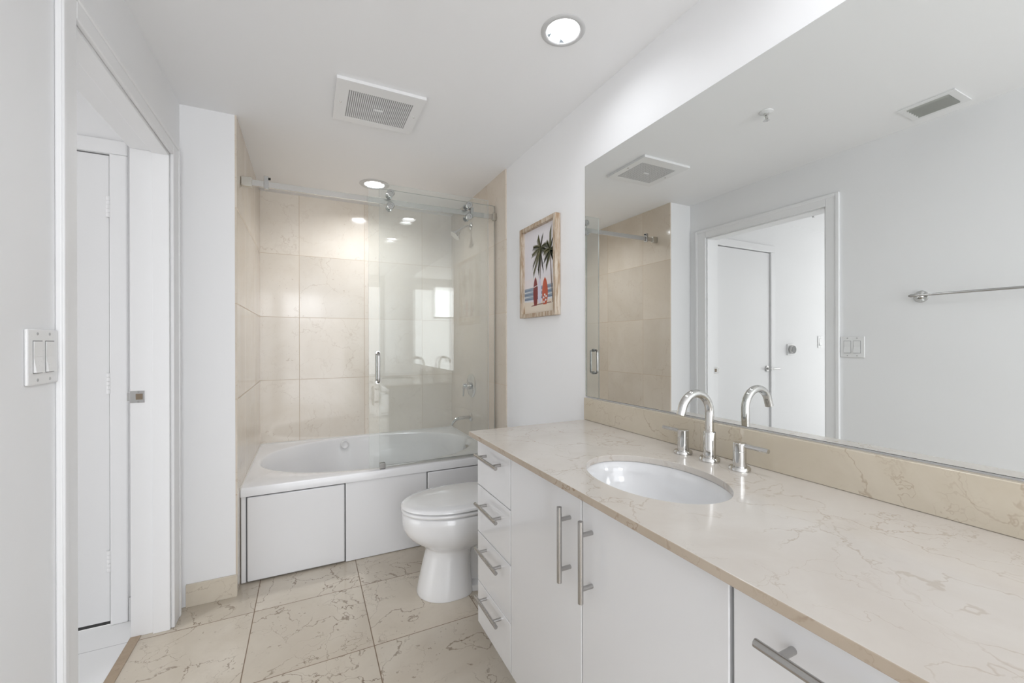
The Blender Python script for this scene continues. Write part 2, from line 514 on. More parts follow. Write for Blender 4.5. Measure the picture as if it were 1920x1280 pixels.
# tiled alcove
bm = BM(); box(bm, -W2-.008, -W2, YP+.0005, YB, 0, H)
struct(obj('wall_shower_left', bm, TILES_SHADED))
bm = BM(); box(bm, -W2-.008, .0, YB, YB+.1, 0, H)
struct(obj('wall_back', bm, TILEB))
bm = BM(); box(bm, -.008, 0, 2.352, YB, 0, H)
struct(obj('wall_shower_right', bm, TILES_SHADED))

# marble baseboards
bm = BM(); box(bm, -W+.0205, -W2-.0005, YP-.011, YP, 0, .102)
struct(obj('baseboard_end', bm, BASEM, bevel=.001))
bm = BM(); box(bm, -W, -W+.011, YR, D0-cw-.001, 0, .102)
struct(obj('baseboard_left', bm, BASEM, bevel=.001))
bm = BM(); box(bm, -.011, 0, VY1+.01, 2.35, 0, .102)
struct(obj('baseboard_right', bm, BASEM, bevel=.001))

# ------------------------------------------------------------ vanity units
def handle_bm(p0, p1, out, n=14, r=.0062):
    """bar pull between p0 and p1 (bar axis), posts back to the face plane"""
    b2 = BM(); p0, p1 = Vector(p0), Vector(p1); d = (p1-p0)
    tube(b2, [p0, p1], r, 20)
    for f in (.17, .83):
        q = p0 + d*f
        tube(b2, [q, q + Vector((out, 0, 0))], .0052, 14)
    return b2

HX = -.567
def drawer_unit(name, label, y0, y1, face0, face1):
    u = thing(name, label, 'drawer cabinet', ((FACE-.02)/2+.14, (y0+y1)/2, 0), 'bathroom cabinet units')
    b2 = BM()
    t = .016
    box(b2, FACE+.020, -.012, y0, y0+t, .13, .838); box(b2, FACE+.020, -.012, y1-t, y1, .13, .838)
    box(b2, FACE+.020, -.012, y0+t, y1-t, .13, .146); box(b2, -.02, -.012, y0+t, y1-t, .146, .838)
    box(b2, FACE+.020, -.012, y0+t, y1-t, .82, .838)
    obj('carcass', b2, CARC, u)
    b2 = BM(); box(b2, -.46, -.03, y0, y1, .0, .1295)
    obj('plinth', b2, CARC, u)
    edges = [.134, .295, .4825, .6605, .8345]
    for k in range(4):
        b2 = BM(); box(b2, FACE, FACE+.019, face0+.0015, face1-.0015, edges[k]+.0015, edges[k+1]-.0015)
        d = obj('drawer', b2, LACQ, u, bevel=.0018)
        z = (.2675, .4435, .608, .7865)[k]
        ym = (face0+face1)/2 - .006
        obj('handle', handle_bm((HX, ym-.094, z), (HX, ym+.094, z), FACE-HX), NICKEL, d, smooth=True)['label'] = 'brushed nickel bar pull'
    return u
drawer_unit('drawer_cabinet', 'white gloss four drawer cabinet at the end beside the toilet', 1.205, 1.493, 1.205, 1.493)
drawer_unit('drawer_cabinet', 'white gloss drawer cabinet nearest the camera, cut off by the lower edge', .135, .4250, .135, .4250)

u = thing('sink_cabinet', 'white gloss two door cabinet below the oval sink', 'cabinet', (-.28, .815, 0), 'bathroom cabinet units')
y0, y1, t = .4255, 1.2035, .016
b2 = BM()
box(b2, FACE+.020, -.012, y0, y0+t, .13, .838); box(b2, FACE+.020, -.012, y1-t, y1, .13, .838)
box(b2, FACE+.020, -.012, y0+t, y1-t, .13, .146); box(b2, -.02, -.012, y0+t, y1-t, .146, .838)
obj('carcass', b2, CARC, u)
b2 = BM(); box(b2, -.46, -.03, y0, y1, 0, .1295)
obj('plinth', b2, CARC, u)
for (a, c, hy, dz) in ((.8175, 1.2035, .865, 0), (.4300, .8165, .7765, -.002)):
    b2 = BM(); box(b2, FACE, FACE+.019, a+.0008, c-.0015, .1355, .8345)
    d = obj('door', b2, LACQ, u, bevel=.0018)
    b3 = BM(); p0, p1 = Vector((HX, hy, .613+dz)), Vector((HX, hy, .798+dz))
    obj('handle', handle_bm(p0, p1, FACE-HX), NICKEL, d, smooth=True)['label'] = 'brushed nickel upright bar pull'
    b3.free()

# ------------------------------------------------------------ countertop, sink, taps
SX, SY, SA, SB = -.327, .800, .147, .200
ct = thing('countertop', 'cream marble vanity top with oval cut-out and backsplash', 'countertop', (-.28, .82, ZC-.019))
b2 = BM()
cx0, cx1 = -.5625, -.001
hole = [(SX + SA*math.cos(2*PI*k/96), SY + SB*math.sin(2*PI*k/96)) for k in range(96)]
outer = [(cx0, VY0), (cx1, VY0), (cx1, VY1), (cx0, VY1)]
top = plate_with_holes(b2, outer, [hole], ZC)
bot = plate_with_holes(b2, outer, [hole], ZC-.018)
for lp in (0, 1):
    n = len(top[lp])
    for i in range(n):
        f = b2.faces.new((top[lp][i], top[lp][(i+1)%n], bot[lp][(i+1)%n], bot[lp][i]))
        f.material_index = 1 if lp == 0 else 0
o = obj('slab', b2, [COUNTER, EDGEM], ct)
bv = o.modifiers.new('bevel', 'BEVEL'); bv.width = .0016; bv.segments = 2; bv.limit_method = 'ANGLE'; bv.angle_limit = math.radians(60)
b2 = BM(); box(b2, -.021, -.001, VY0, VY1+.003, ZC+.0004, .9565)
obj('backsplash', b2, SPLASH, ct, bevel=.0016)

sk = thing('sink', 'white oval undermount sink set in the cream marble top', 'sink', (SX, SY, ZC-.17))
b2 = BM()
rings = []
prof = [(1.10, -.0185), (1.03, -.0188), (1.015, -.021), (.99, -.05), (.93, -.09), (.80, -.125), (.60, -.148), (.35, -.158), (.13, -.161)]
for f, dz in prof:
    rings.append(supell(SX, SY, SA*f, SB*f, ZC+dz, 72))
loft(b2, rings, False, True)
o = obj('basin', b2, PORC, sk, smooth=True, angle=60)
b2 = BM(); lathe(b2, (SX, SY, ZC-.1605), (0,0,1), [(0,.002),(.016,.002),(.022,.004),(.024,.001),(.024,-.004)], 28)
obj('drain', b2, CHROME, sk, smooth=True)

fc = thing('faucet', 'chrome gooseneck faucet with two lever handles behind the sink', 'faucet', (-.085, .823, ZC))
b2 = BM(); lathe(b2, (-.085, .823, ZC+.0005), (0,0,1), [(0,0),(.0275,0),(.0275,.008),(.025,.0115),(.016,.012),(0,.012)], 36)
obj('base_ring', b2, CHROME, fc, smooth=True)
b2 = BM(); lathe(b2, (-.085, .823, ZC+.012), (0,0,1), [(0,0),(.0165,0),(.0165,.070),(.0155,.0715),(0,.0715)], 36)
obj('body', b2, CHROME, fc, smooth=True)
b2 = BM()
R0 = .056; zc = 1.0
pts = [(-.085, .823, ZC+.083), (-.085, .823, .95), (-.085, .823, .98)]
for k in range(21):
    a = math.radians(165)*k/20
    pts.append((-.085 - R0 + R0*math.cos(a), .823, zc + R0*math.sin(a)))
e_ = Vector(pts[-1]) - Vector(pts[-2]); pts.append(tuple(Vector(pts[-1]) + e_.normalized()*.016))
tube(b2, pts, .0118, 24)
obj('spout', b2, CHROME, fc, smooth=True)

def tap(label, y, sgn):
    b2 = BM(); lathe(b2, (-.087, y, ZC+.0005), (0,0,1), [(0,0),(.0265,0),(.0265,.007),(.024,.010),(.016,.0105),(0,.0105)], 36)
    lathe(b2, (-.087, y, ZC+.0105), (0,0,1), [(0,0),(.0165,0),(.0165,.040),(.016,.0405),(.016,.0415),(.0165,.042),(.0165,.061),(.015,.0625),(0,.0625)], 36)
    tp = obj('handle', b2, CHROME, fc, smooth=True)
    b2 = BM()
    tube(b2, [(-.087, y, ZC+.067), (-.087, y+sgn*.02, ZC+.067), (-.088, y+sgn*.078, ZC+.067)], .0058, 16)
    obj('lever', b2, CHROME, tp, smooth=True)
tap('chrome lever handle on the tub side of the gooseneck spout', .915, 1)
tap('chrome lever handle on the right of the gooseneck spout', .729, -1)

# ------------------------------------------------------------ mirror
mr = thing('wall_mirror', 'large frameless mirror on the wall above the vanity', 'mirror', (0, .83, .963))
b2 = BM(); box(b2, -.0025, -.0002, VY0, 1.5275, .9605, 1.9865)
obj('backing', b2, MIRDARK, mr)
b2 = BM(); box(b2, -.006, -.0026, VY0+.001, 1.526, .9622, 1.9850)
obj('mirror_glass', b2, MIRROR, mr)

# ------------------------------------------------------------ framed picture
pc = thing('framed_picture', 'beach picture with palms and surfboards in a pale wood frame', 'picture', (-.001, 1.925, 1.337))
FY0, FY1, FZ0, FZ1, FWd = 1.735, 2.115, 1.337, 1.838, .022
b2 = BM()
def frame_side(q0, q1, q2, q3):
    lo = [b2.verts.new((-.001, *q)) for q in (q0, q1, q2, q3)]
    hi = [b2.verts.new((-.032, *q)) for q in (q0, q1, q2, q3)]
    b2.faces.new(lo); b2.faces.new(hi[::-1])
    for i in range(4): b2.faces.new((lo[i], lo[(i+1)%4], hi[(i+1)%4], hi[i]))
A = [(FY0,FZ0),(FY1,FZ0),(FY1,FZ1),(FY0,FZ1)]
B = [(FY0+FWd,FZ0+FWd),(FY1-FWd,FZ0+FWd),(FY1-FWd,FZ1-FWd),(FY0+FWd,FZ1-FWd)]
for i in range(4): frame_side(A[i], A[(i+1)%4], B[(i+1)%4], B[i])
obj('frame', b2, WOOD, pc, bevel=.0015)
pcols = [('print_sky', srgb(226,222,226)), ('print_haze', srgb(229,221,222)), ('print_sea', srgb(150,162,176)), ('print_foam', srgb(222,224,226)),
         ('print_sand', srgb(226,214,198)), ('print_trunk', srgb(128,112,104)), ('print_leaf', srgb(72,74,56)), ('print_leaf_light', srgb(110,108,78)),
         ('print_board_red', srgb(132,60,58)), ('print_board_white', srgb(214,208,224)), ('print_board_orange', srgb(190,92,66)), ('print_sand_shadow', srgb(150,116,104)), ('print_deep', srgb(118,132,154))]
pm = [plain(n, c, .5, spec=.3) for n, c in pcols]
b2 = BM()
PU0, PU1, PV0, PV1 = FY1-FWd+.001, FY0+FWd-.001, FZ0+FWd-.001, FZ1-FWd+.001
layer = [0]
def poly(uv, mi, up=True):
    if up: layer[0] += 1
    x = -.010 - layer[0]*.00004
    vs = [b2.verts.new((x, PU0+(PU1-PU0)*u_, PV0+(PV1-PV0)*v_)) for u_, v_ in uv]
    b2.faces.new(vs).material_index = mi
poly([(0,0),(1,0),(1,1),(0,1)], 0)
poly([(0,.28),(1,.28),(1,.42),(.6,.40),(.3,.43),(0,.41)], 1)
poly([(0,.15),(1,.17),(1,.31),(0,.31)], 2)
for v0, hh, c in ((.28,.012,12),(.255,.014,3),(.225,.018,12),(.20,.012,3),(.165,.022,12),(.15,.018,3)):
    poly([(0,v0),(.3,v0+.006),(.6,v0-.003),(1,v0+.004),(1,v0+hh*.7),(.7,v0+hh),(.4,v0+hh*.6),(0,v0+hh)], c)
poly([(0,0),(1,0),(1,.16),(.7,.13),(.35,.135),(0,.15)], 4)
poly([(.22,.085),(.5,.095),(.86,.10),(.84,.112),(.5,.108),(.25,.098)], 11)
def board(u0, v0, v1, hw, mi):
    pts = []
    for k in range(13):
        f = k/12; w = hw*(math.sin(PI*min(1, f*.9+.12)))**.55
        pts.append((f, w))
    poly([(u0-w, v0+(v1-v0)*f) for f, w in pts] + [(u0+w, v0+(v1-v0)*f) for f, w in reversed(pts)], mi)
def trunk(p, mi, w0, w1):
    L, Rr = [], []
    for i, (a, c) in enumerate(p):
        w = w0+(w1-w0)*i/(len(p)-1); L.append((a-w, c)); Rr.append((a+w, c))
    poly(L+Rr[::-1], mi)
trunk([(.515,.36),(.525,.5),(.54,.62),(.53,.73)], 5, .012, .009)
board(.37, .09, .43, .072, 8); poly([(.31,.305),(.43,.32),(.43,.328),(.31,.313)], 3)
board(.50, .11, .42, .055, 9)
board(.665, .09, .40, .085, 10)
for (a, c) in ((.63,.17),(.69,.14),(.66,.20),(.70,.18),(.64,.12)):
    poly([(a+.022*math.cos(k*PI/4), c+.013*math.sin(k*PI/4)) for k in range(8)], 3)
trunk([(.90,.10),(.875,.25),(.85,.4),(.83,.55),(.82,.67)], 5, .014, .009)
def frond(u0, v0, ang, ln, droop, mi):
    layer[0] += 1
    pts = []
    for k in range(9):
        f = k/8
        pts.append((u0 + math.cos(ang)*ln*f*1.32, v0 + math.sin(ang)*ln*f - droop*f*f))
    for (a, c), (e, g_) in zip(pts, pts[1:]):
        for s in (0, .5):
            x, y = a+(e-a)*s, c+(g_-c)*s
            l2 = .075*(1.15-abs((x-u0)/(ln*1.5+.001))*.6)
            for sd in (-1, 1):
                dx = math.cos(ang)*.030 + sd*math.sin(ang)*.02
                dy = math.sin(ang)*.02 - (.045 if sd < 0 else -.010)*1.0
                poly([(x-.008, y), (x+.010, y+.003), (x+dx*1.8, y+dy*l2/.045)], mi if sd < 0 else 7, False)
    poly([(p[0], p[1]+.004) for p in pts] + [(p[0], p[1]-.004) for p in reversed(pts)], mi, False)
def palm(u0, v0, specs):
    for i, (deg, ln, dr_) in enumerate(specs): frond(u0, v0, math.radians(deg), ln, dr_, 6 if i % 3 else 7)
palm(.53, .74, [(110,.17,.02),(75,.16,.02),(150,.2,.06),(178,.2,.05),(30,.2,.08),(5,.16,.06),(-130,.27,.06),(-105,.22,.03),(-75,.18,.04),(205,.2,.1)])
palm(.82, .68, [(88,.24,.0),(70,.15,.02),(120,.15,.03),(160,.14,.05),(30,.11,.05),(0,.1,.04),(-130,.14,.05),(-50,.12,.05),(195,.13,.06)])
# keep the painting inside the frame opening
for v in b2.verts:
    v.co.y = min(max(v.co.y, PU1), PU0); v.co.z = min(max(v.co.z, PV0), PV1)
obj('print', b2, pm, pc)

# ------------------------------------------------------------ bathtub
tb = thing('bathtub', 'white built-in bathtub with oval basin and front access panels', 'bathtub', (-.71, 2.95, 0))
RZ = .483
TX0, TX1, TY0, TY1 = -W2+.0015, -.0095, YA, YB-.0015
b2 = BM()
N_ = 96
def rect_ring(z, x0, x1, y0_, y1_, rr):
    out = []
    cx_, cy_ = (x0+x1)/2, (y0_+y1_)/2; hx_, hy_ = (x1-x0)/2, (y1_-y0_)/2
    for k in range(N_):
        t_ = 2*PI*k/N_; c, s = math.cos(t_), math.sin(t_)
        f = min(hx_/abs(c) if abs(c) > 1e-9 else 1e9, hy_/abs(s) if abs(s) > 1e-9 else 1e9)
        out.append((cx_+c*f, cy_+s*f, z))
    return out
# rectangle sampled by angle with exact corners
def rect_ring2(z, x0, x1, y0_, y1_):
    ring = rect_ring(z, x0, x1, y0_, y1_, 0)
    for cxn, cyn in ((x0,y0_),(x1,y0_),(x1,y1_),(x0,y1_)):
        i = min(range(N_), key=lambda k: (ring[k][0]-cxn)**2+(ring[k][1]-cyn)**2)
        ring[i] = (cxn, cyn, z)
    return ring
bx, by = -.712, 2.958
def ov(ax, ay, z, e=2.15, dx=0): return supell(bx+dx, by, ax, ay, z, N_, e)
rings = [rect_ring2(.437, TX0, TX1, TY0, TY1), rect_ring2(RZ-.012, TX0, TX1, TY0, TY1), rect_ring2(RZ-.003, TX0+.001, TX1-.001, TY0+.003, TY1-.001),
         rect_ring2(RZ, TX0+.003, TX1-.003, TY0+.011, TY1-.002),
         ov(.678, .462, RZ), ov(.668, .455, RZ-.003), ov(.660, .449, RZ-.014), ov(.640, .425, .40), ov(.610, .395, .28), ov(.56, .35, .17), ov(.48, .28, .115), ov(.30, .16, .10), ov(.05, .03, .097)]
loft(b2, rings, False, True)
obj('shell', b2, ACRYL, tb, smooth=True, angle=50)
b2 = BM()
box(b2, TX0, -1.3965, TY0+.012, TY0+.06, .004, .4365)          # left post
obj('apron_post', b2, ACRYL, tb, bevel=.004)
b2 = BM(); box(b2, -.9335, -.4835, TY0+.008, TY0+.06, .002, .4365)        # fixed middle
obj('apron', b2, ACRYL, tb, bevel=.004)
for (a, c) in ((-1.3965, -.9335), (-.4835, TX1)):
    b2 = BM(); box(b2, a, c, TY0+.025, TY0+.05, .0005, .4365)
    obj('apron_backing', b2, GROOVE, tb)
for (a, c) in ((-1.3915, -.9385), (-.4785, -.012)):
    b2 = BM(); box(b2, a, c, TY0+.004, TY0+.0245, .009, .431)
    obj('access_panel', b2, ACRYL, tb, bevel=.006, seg=3)
b2 = BM()
for q in ((-W2+.0003, -W2+.006, YA+.001, YB-.0003), (TX1-.004, -.0083, YA+.001, YB-.0003)):
    box(b2, q[0], q[1], q[2], q[3], RZ-.010, RZ+.004)
box(b2, -W2+.006, TX1-.004, YB-.006, YB-.0003, RZ-.010, RZ+.004)
bmesh.ops.remove_doubles(b2, verts=b2.verts, dist=1e-6)
obj('caulk', b2, CAULK, tb)
b2 = BM(); lathe(b2, (-.868, 3.370, .437), (0,-1,.12), [(.030,-.012),(.030,.004),(.026,.007),(.021,.004),(.008,.003),(0,.004)], 28)
obj('jet', b2, ACRYL, tb, smooth=True)
b2 = BM(); lathe(b2, (-.083, 2.88, .425), (-1,0,.12), [(.032,-.02),(.032,.006),(.028,.010),(.010,.011),(0,.011)], 28)
obj('overflow_plate', b2, CHROME2, tb, smooth=True)
b2 = BM(); lathe(b2, (-.30, 2.958, .105), (0,0,1), [(0,.004),(.02,.006),(.03,.004),(.032,-.004)], 24)
obj('drain', b2, CHROME2, tb, smooth=True)

# ------------------------------------------------------------ shower fittings
sh = thing('wall_shower', 'chrome shower head on a bent arm high on the tiled wall', 'shower head', (-.009, 2.96, 2.075))
b2 = BM(); lathe(b2, (-.0085, 2.96, 2.078), (-1,0,0), [(0,0),(.028,0),(.028,.004),(.02,.010),(.010,.013),(0,.013)], 28)
obj('flange', b2, CHROME, sh, smooth=True)
b2 = BM(); tube(b2, [(-.012,2.96,2.078),(-.035,2.96,2.077),(-.06,2.96,2.068),(-.085,2.96,2.05),(-.105,2.96,2.03)], .0085, 16)
obj('arm', b2, CHROME, sh, smooth=True)
b2 = BM(); lathe(b2, (-.098,2.96,2.037), (-.62,0,-.78), [(0,-.004),(.012,-.004),(.015,.006),(.016,.018),(.024,.03),(.040,.052),(.042,.058),(.039,.061),(0,.060)], 32)
obj('head', b2, CHROME, sh, smooth=True)
vv = thing('shower_valve', 'round chrome shower valve with a lever on the tiled wall', 'shower valve', (-.009, 2.955, .877))
b2 = BM(); lathe(b2, (-.0085, 2.955, .877), (-1,0,0), [(0,0),(.088,0),(.088,.004),(.080,.010),(.03,.014),(0,.014)], 48)
obj('plate', b2, CHROME, vv, smooth=True)
b2 = BM(); lathe(b2, (-.022, 2.955, .877), (-1,0,0), [(0,0),(.028,0),(.026,.030),(.022,.034),(.018,.055),(0,.056)], 32)
obj('hub', b2, CHROME, vv, smooth=True)
b2 = BM(); tube(b2, [(-.070,2.955,.889),(-.072,2.955,.87),(-.075,2.955,.80)], [.008,.008,.006], 14)
obj('lever', b2, CHROME, vv, smooth=True)
sp = thing('tub_spout', 'chrome tub spout on the tiled wall below the valve', 'tub spout', (-.009, 2.965, .637))
b2 = BM(); lathe(b2, (-.0085, 2.965, .638), (-1,0,0), [(0,0),(.030,0),(.030,.005),(.022,.014),(.015,.016),(0,.016)], 32)
obj('flange', b2, CHROME, sp, smooth=True)
b2 = BM(); tube(b2, [(-.012,2.965,.638),(-.06,2.965,.640),(-.105,2.965,.638),(-.130,2.965,.630),(-.150,2.965,.612),(-.163,2.965,.590)], .0135, 20)
obj('spout', b2, CHROME, sp, smooth=True)

# ------------------------------------------------------------ shower screen
rl = thing('shower_rail', 'square steel sliding rail spanning the tub alcove', 'shower rail', (-.71, 2.501, 2.02))
b2 = BM(); box(b2, -1.385, -.030, 2.4955, 2.5075, 2.006, 2.037)
obj('bar', b2, STEEL, rl, bevel=.001)
for (a, c) in ((-W2+.001, -1.372), (-.032, -.0095)):
    b2 = BM(); box(b2, a, c, 2.489, 2.5135, 1.998, 2.045)
    obj('wall_bracket', b2, BRACKET, rl, bevel=.002)
for x, s in ((-1.309, 1), (-.178, -1)):
    b2 = BM(); box(b2, x-.010, x+.010, 2.488, 2.495, 1.996, 2.062); box(b2, x-.010, x+.010, 2.508, 2.513, 1.996, 2.062)
    box(b2, x-.010, x+.010, 2.495, 2.508, 1.996, 2.0055); box(b2, x-.010, x+.010, 2.495, 2.508, 2.0375, 2.062)
    so = obj('stop', b2, CHROME2, rl, bevel=.0015)
    b2 = BM(); lathe(b2, (x+s*.010, 2.500, 2.053), (s,0,0), [(0,0),(.006,0),(.006,.009),(.005,.010),(0,.010)], 16)
    obj('bumper', b2, RUBBER, so, smooth=True)

def glass_slab(bm, x0, x1, y0_, y1_, z0, z1):
    vs = box(bm, x0, x1, y0_, y1_, z0, z1)
    bm.faces.ensure_lookup_table()
    for f in bm.faces:
        n = f.normal if f.normal.length > 0 else None
        f.normal_update()
        if abs(f.normal.y) < .5: f.material_index = 1
dn = thing('sliding_shower_door', 'clear sliding glass shower door with pull handle and rollers', 'shower door', (-.445, 2.459, RZ))
b2 = BM(); glass_slab(b2, -.809, -.081, 2.455, 2.463, RZ+.008, 2.108)
obj('glass_panel', b2, [GLASS, GEDGE], dn)
b2 = BM()
for s, yb in ((-1, 2.4545), (1, 2.4635)):
    hx = -.762; L = []
    z0, z1, o_ = .980, 1.143, .038
    pts = [(hx, yb, z0)]
    for k in range(1, 7):
        a = PI/2*k/6; pts.append((hx, yb + s*(o_-.018+.018*math.sin(a)), z0 + .018*(1-math.cos(a)) - 0))
    for k in range(7):
        a = PI/2*k/6; pts.append((hx, yb + s*(o_-.018+.018*math.cos(a)), z1 - .018 + .018*math.sin(a)))
    pts.append((hx, yb, z1))
    if s > 0: pts = [(p[0], yb + min(p[1]-yb, .030), p[2]) for p in pts]
    tube(b2, pts, .0075, 16)
    for z in (z0, z1): lathe(b2, (hx, yb, z), (0, s, 0), [(0,0),(.012,0),(.012,.003),(0,.003)], 20)
obj('handle', b2, CHROME2, dn, smooth=True)
for x in (-.690, -.214):
    for z in (2.0575, 1.9855):
        b2 = BM()
        lathe(b2, (x, 2.4545, z), (0,-1,0), [(0,0),(.020,0),(.021,.004),(.021,.013),(.018,.016),(.009,.016),(.008,.013),(0,.013)], 28)
        lathe(b2, (x, 2.4635, z), (0,1,0), [(0,0),(.012,0),(.012,.027),(.0175,.028),(.0185,.033),(.0168,.035),(.0168,.040),(.0185,.042),(.0185,.046),(.01,.048),(0,.048)], 28)
        obj('roller', b2, ROLLER, dn, smooth=True)
fx = thing('fixed_shower_panel', 'clear fixed glass panel behind the sliding shower door', 'shower panel', (-.38, 2.5185, RZ))
b2 = BM(); glass_slab(b2, -.743, -.012, 2.5145, 2.5225, RZ+.001, 2.100)
obj('glass_panel', b2, [GLASSF, GEDGED], fx)
b2 = BM(); box(b2, -.752, -.722, 2.447, 2.4545, RZ+.0005, RZ+.034); box(b2, -.752, -.722, 2.4635, 2.478, RZ+.0005, RZ+.034); box(b2, -.752, -.722, 2.447, 2.478, RZ+.0003, RZ+.006)
gd = obj('door_guide', b2, CHROME2, None, bevel=.0015)
gd['label'] = 'small chrome door guide on the tub rim under the glass'; gd['category'] = 'door guide'

# ------------------------------------------------------------ toilet
TYc = 1.985
def egg(xf, xb, hw, z, n=48, e=2.2, pw=.0):
    """plan outline pointing to -x: rounded front, squarer back"""
    out = []
    xm = xf + (xb-xf)*.52
    for k in range(n):
        t_ = 2*PI*k/n; c, s = math.cos(t_), math.sin(t_)
        ee = 2.0 if c > 0 else e+1.0
        rx = (xm-xf) if c > 0 else (xb-xm)
        out.append((xm - rx*math.copysign(abs(c)**(2/ee), c), TYc + hw*math.copysign(abs(s)**(2/ee), s), z))
    return out
tl = thing('toilet', 'white toilet with closed lid between the bathtub and vanity', 'toilet', (-.40, TYc, 0))
b2 = BM()
loft(b2, [egg(-.650, -.39, .127, .001), egg(-.652, -.39, .128, .012), egg(-.643, -.395, .124, .05), egg(-.627, -.40, .116, .12), egg(-.612, -.40, .110, .18), egg(-.605, -.39, .109, .212),
          egg(-.612, -.36, .118, .225), egg(-.645, -.31, .141, .245), egg(-.684, -.26, .162, .275), egg(-.706, -.23, .174, .302), egg(-.716, -.21, .1795, .328), egg(-.719, -.20, .181, .360), egg(-.719, -.20, .181, .392), egg(-.712, -.20, .176, .398)])
obj('bowl', b2, PORC, tl, smooth=True, angle=60)
b2 = BM()
loft(b2, [egg(-.50, -.10, .112, .001, e=3), egg(-.50, -.10, .112, .028, e=3), egg(-.50, -.11, .066, .040, e=3), egg(-.50, -.10, .062, .16, e=3), egg(-.50, -.06, .085, .25, e=3), egg(-.42, -.03, .15, .36, e=3), egg(-.38, -.03, .17, .395, e=3)])
obj('trapway', b2, PORC, tl, smooth=True, angle=60)
b2 = BM()
loft(b2, [egg(-.718, -.225, .176, .4005), egg(-.724, -.225, .181, .404), egg(-.724, -.225, .181, .414), egg(-.718, -.225, .177, .418)])
obj('seat', b2, PORC, tl, smooth=True, angle=60)
b2 = BM()
loft(b2, [egg(-.719, -.225, .177, .4225), egg(-.725, -.225, .182, .426), egg(-.724, -.225, .181, .434), egg(-.712, -.230, .172, .441), egg(-.66, -.25, .140, .447), egg(-.58, -.30, .085, .450), egg(-.50, -.40, .03, .451)])
obj('lid', b2, PORC, tl, smooth=True, angle=60)
b2 = BM(); box(b2, -.20, -.012, TYc-.205, TYc+.205, .396, .655)
obj('tank', b2, PORC, tl, bevel=.02, seg=4)
b2 = BM(); box(b2, -.208, -.012, TYc-.212, TYc+.212, .656, .69)
obj('tank_lid', b2, PORC, tl, bevel=.01, seg=3)
b2 = BM(); tube(b2, [(-.2005, TYc+.15, .61), (-.215, TYc+.15, .61), (-.222, TYc+.11, .605), (-.222, TYc+.08, .602)], .006, 12)
obj('flush_lever', b2, CHROME, tl, smooth=True)
for s in (-1, 1):
    b2 = BM(); tube(b2, [(-.235, TYc+s*.075-.02, .426), (-.235, TYc+s*.075+.02, .426)], .010, 14)
    obj('lid_hinge', b2, PORC, tl, smooth=True)

# ------------------------------------------------------------ ceiling things
def can(name_label, x, y, r_in, r_out, power, src=None):
    c = thing('recessed_light', name_label, 'ceiling light', (x, y, H), 'recessed ceiling lights')
    b2 = BM(); lathe(b2, (x, y, H), (0,0,-1), [(r_in, -.004), (r_in-.001, .001), (r_in+.003, .0045), (r_out-.004, .004), (r_out, .0012), (r_out, .0002), (r_in+.001, .0002)], 48)
    obj('trim_ring', b2, RING, c, smooth=True, angle=50)
    b2 = BM(); lathe(b2, (x, y, H), (0,0,1), [(r_in-.0005, 0), (r_in-.002, .030), (r_in-.002, .05), (0, .05)], 48)
    obj('can', b2, PLASTIC, c, smooth=True, angle=50)
    b2 = BM(); lathe(b2, (x, y, H+.022), (0,0,-1), [(0, .004), (r_in*.6, .002), (r_in-.004, -.002)], 48)
    obj('lens', b2, BULB, c, smooth=True)
    area('lamp', (0, 0, .012), (0, 0, -1), r_in*1.8, r_in*1.8, power, COOL, math.radians(160), 'DISK', c)
    return c
c1 = can('round recessed ceiling light above the vanity mirror', -.318, 1.224, .058, .077, P_CAN)
CLIP = plain('clip_grey', (.45,.52,.57), .4)
for a in (math.radians(62), math.radians(128)):
    b2 = BM()
    p = Vector((-.318+.056*math.cos(a), 1.224+.056*math.sin(a), H-.001))
    q = Vector((-.318+.040*math.cos(a+.12), 1.224+.040*math.sin(a+.12), H+.003))
    s_ = Vector((-math.sin(a), math.cos(a), 0))*.010
    vs = [b2.verts.new(v) for v in (p-s_, p+s_, q)] + [b2.verts.new(v+Vector((0,0,.0015))) for v in (p-s_, p+s_, q)]
    b2.faces.new(vs[:3]); b2.faces.new(vs[3:][::-1])
    for i in range(3): b2.faces.new((vs[i], vs[(i+1)%3], vs[3+(i+1)%3], vs[3+i]))
    obj('spring_clip', b2, CLIP, c1)
can('round recessed ceiling light near the camera end of the vanity', -.33, .454, .058, .077, P_CAN)
can('round recessed ceiling light inside the shower alcove', -.705, 2.975, .064, .098, P_CAN_SHOWER)

ef = thing('exhaust_fan', 'white square exhaust fan grille on the ceiling', 'exhaust fan', (-.826, 1.99, H))
fx0, fx1, fy0, fy1 = -1.010, -.643, 1.820, 2.160
gx0, gx1, gy0, gy1 = -.960, -.686, 1.886, 2.112
b2 = BM()
zt, zb = H-.0005, H-.014
for (a, b_, c, d) in ((fx0, gx0, fy0, fy1), (gx1, fx1, fy0, fy1), (gx0, gx1, fy0, gy0), (gx0, gx1, gy1, fy1)):
    box(b2, a, b_, c, d, zb, zt)
bmesh.ops.remove_doubles(b2, verts=b2.verts, dist=1e-6)
obj('cover_frame', b2, PLASTIC, ef)
b2 = BM()
nx, ny = 33, 26
for i in range(nx+1):
    x = gx0 + (gx1-gx0)*i/nx; box(b2, x-.0018, x+.0018, gy0, gy1, zb+.0005, zb+.0014)
for j in range(ny+1):
    y = gy0 + (gy1-gy0)*j/ny; box(b2, gx0, gx1, y-.0010, y+.0010, zb+.0006, zb+.0013)
obj('grille', b2, PLASTIC, ef)
b2 = BM(); box(b2, gx0, gx1, gy0, gy1, zb+.0022, zb+.006)
obj('grille_shade', b2, plain('fan_inside', (.09,.08,.07), .8), ef)  # dark sheet close behind the grille, shade of the holes painted in
b2 = BM(); box(b2, -.846, -.802, 1.993, 2.007, zb-.001, zb+.003)
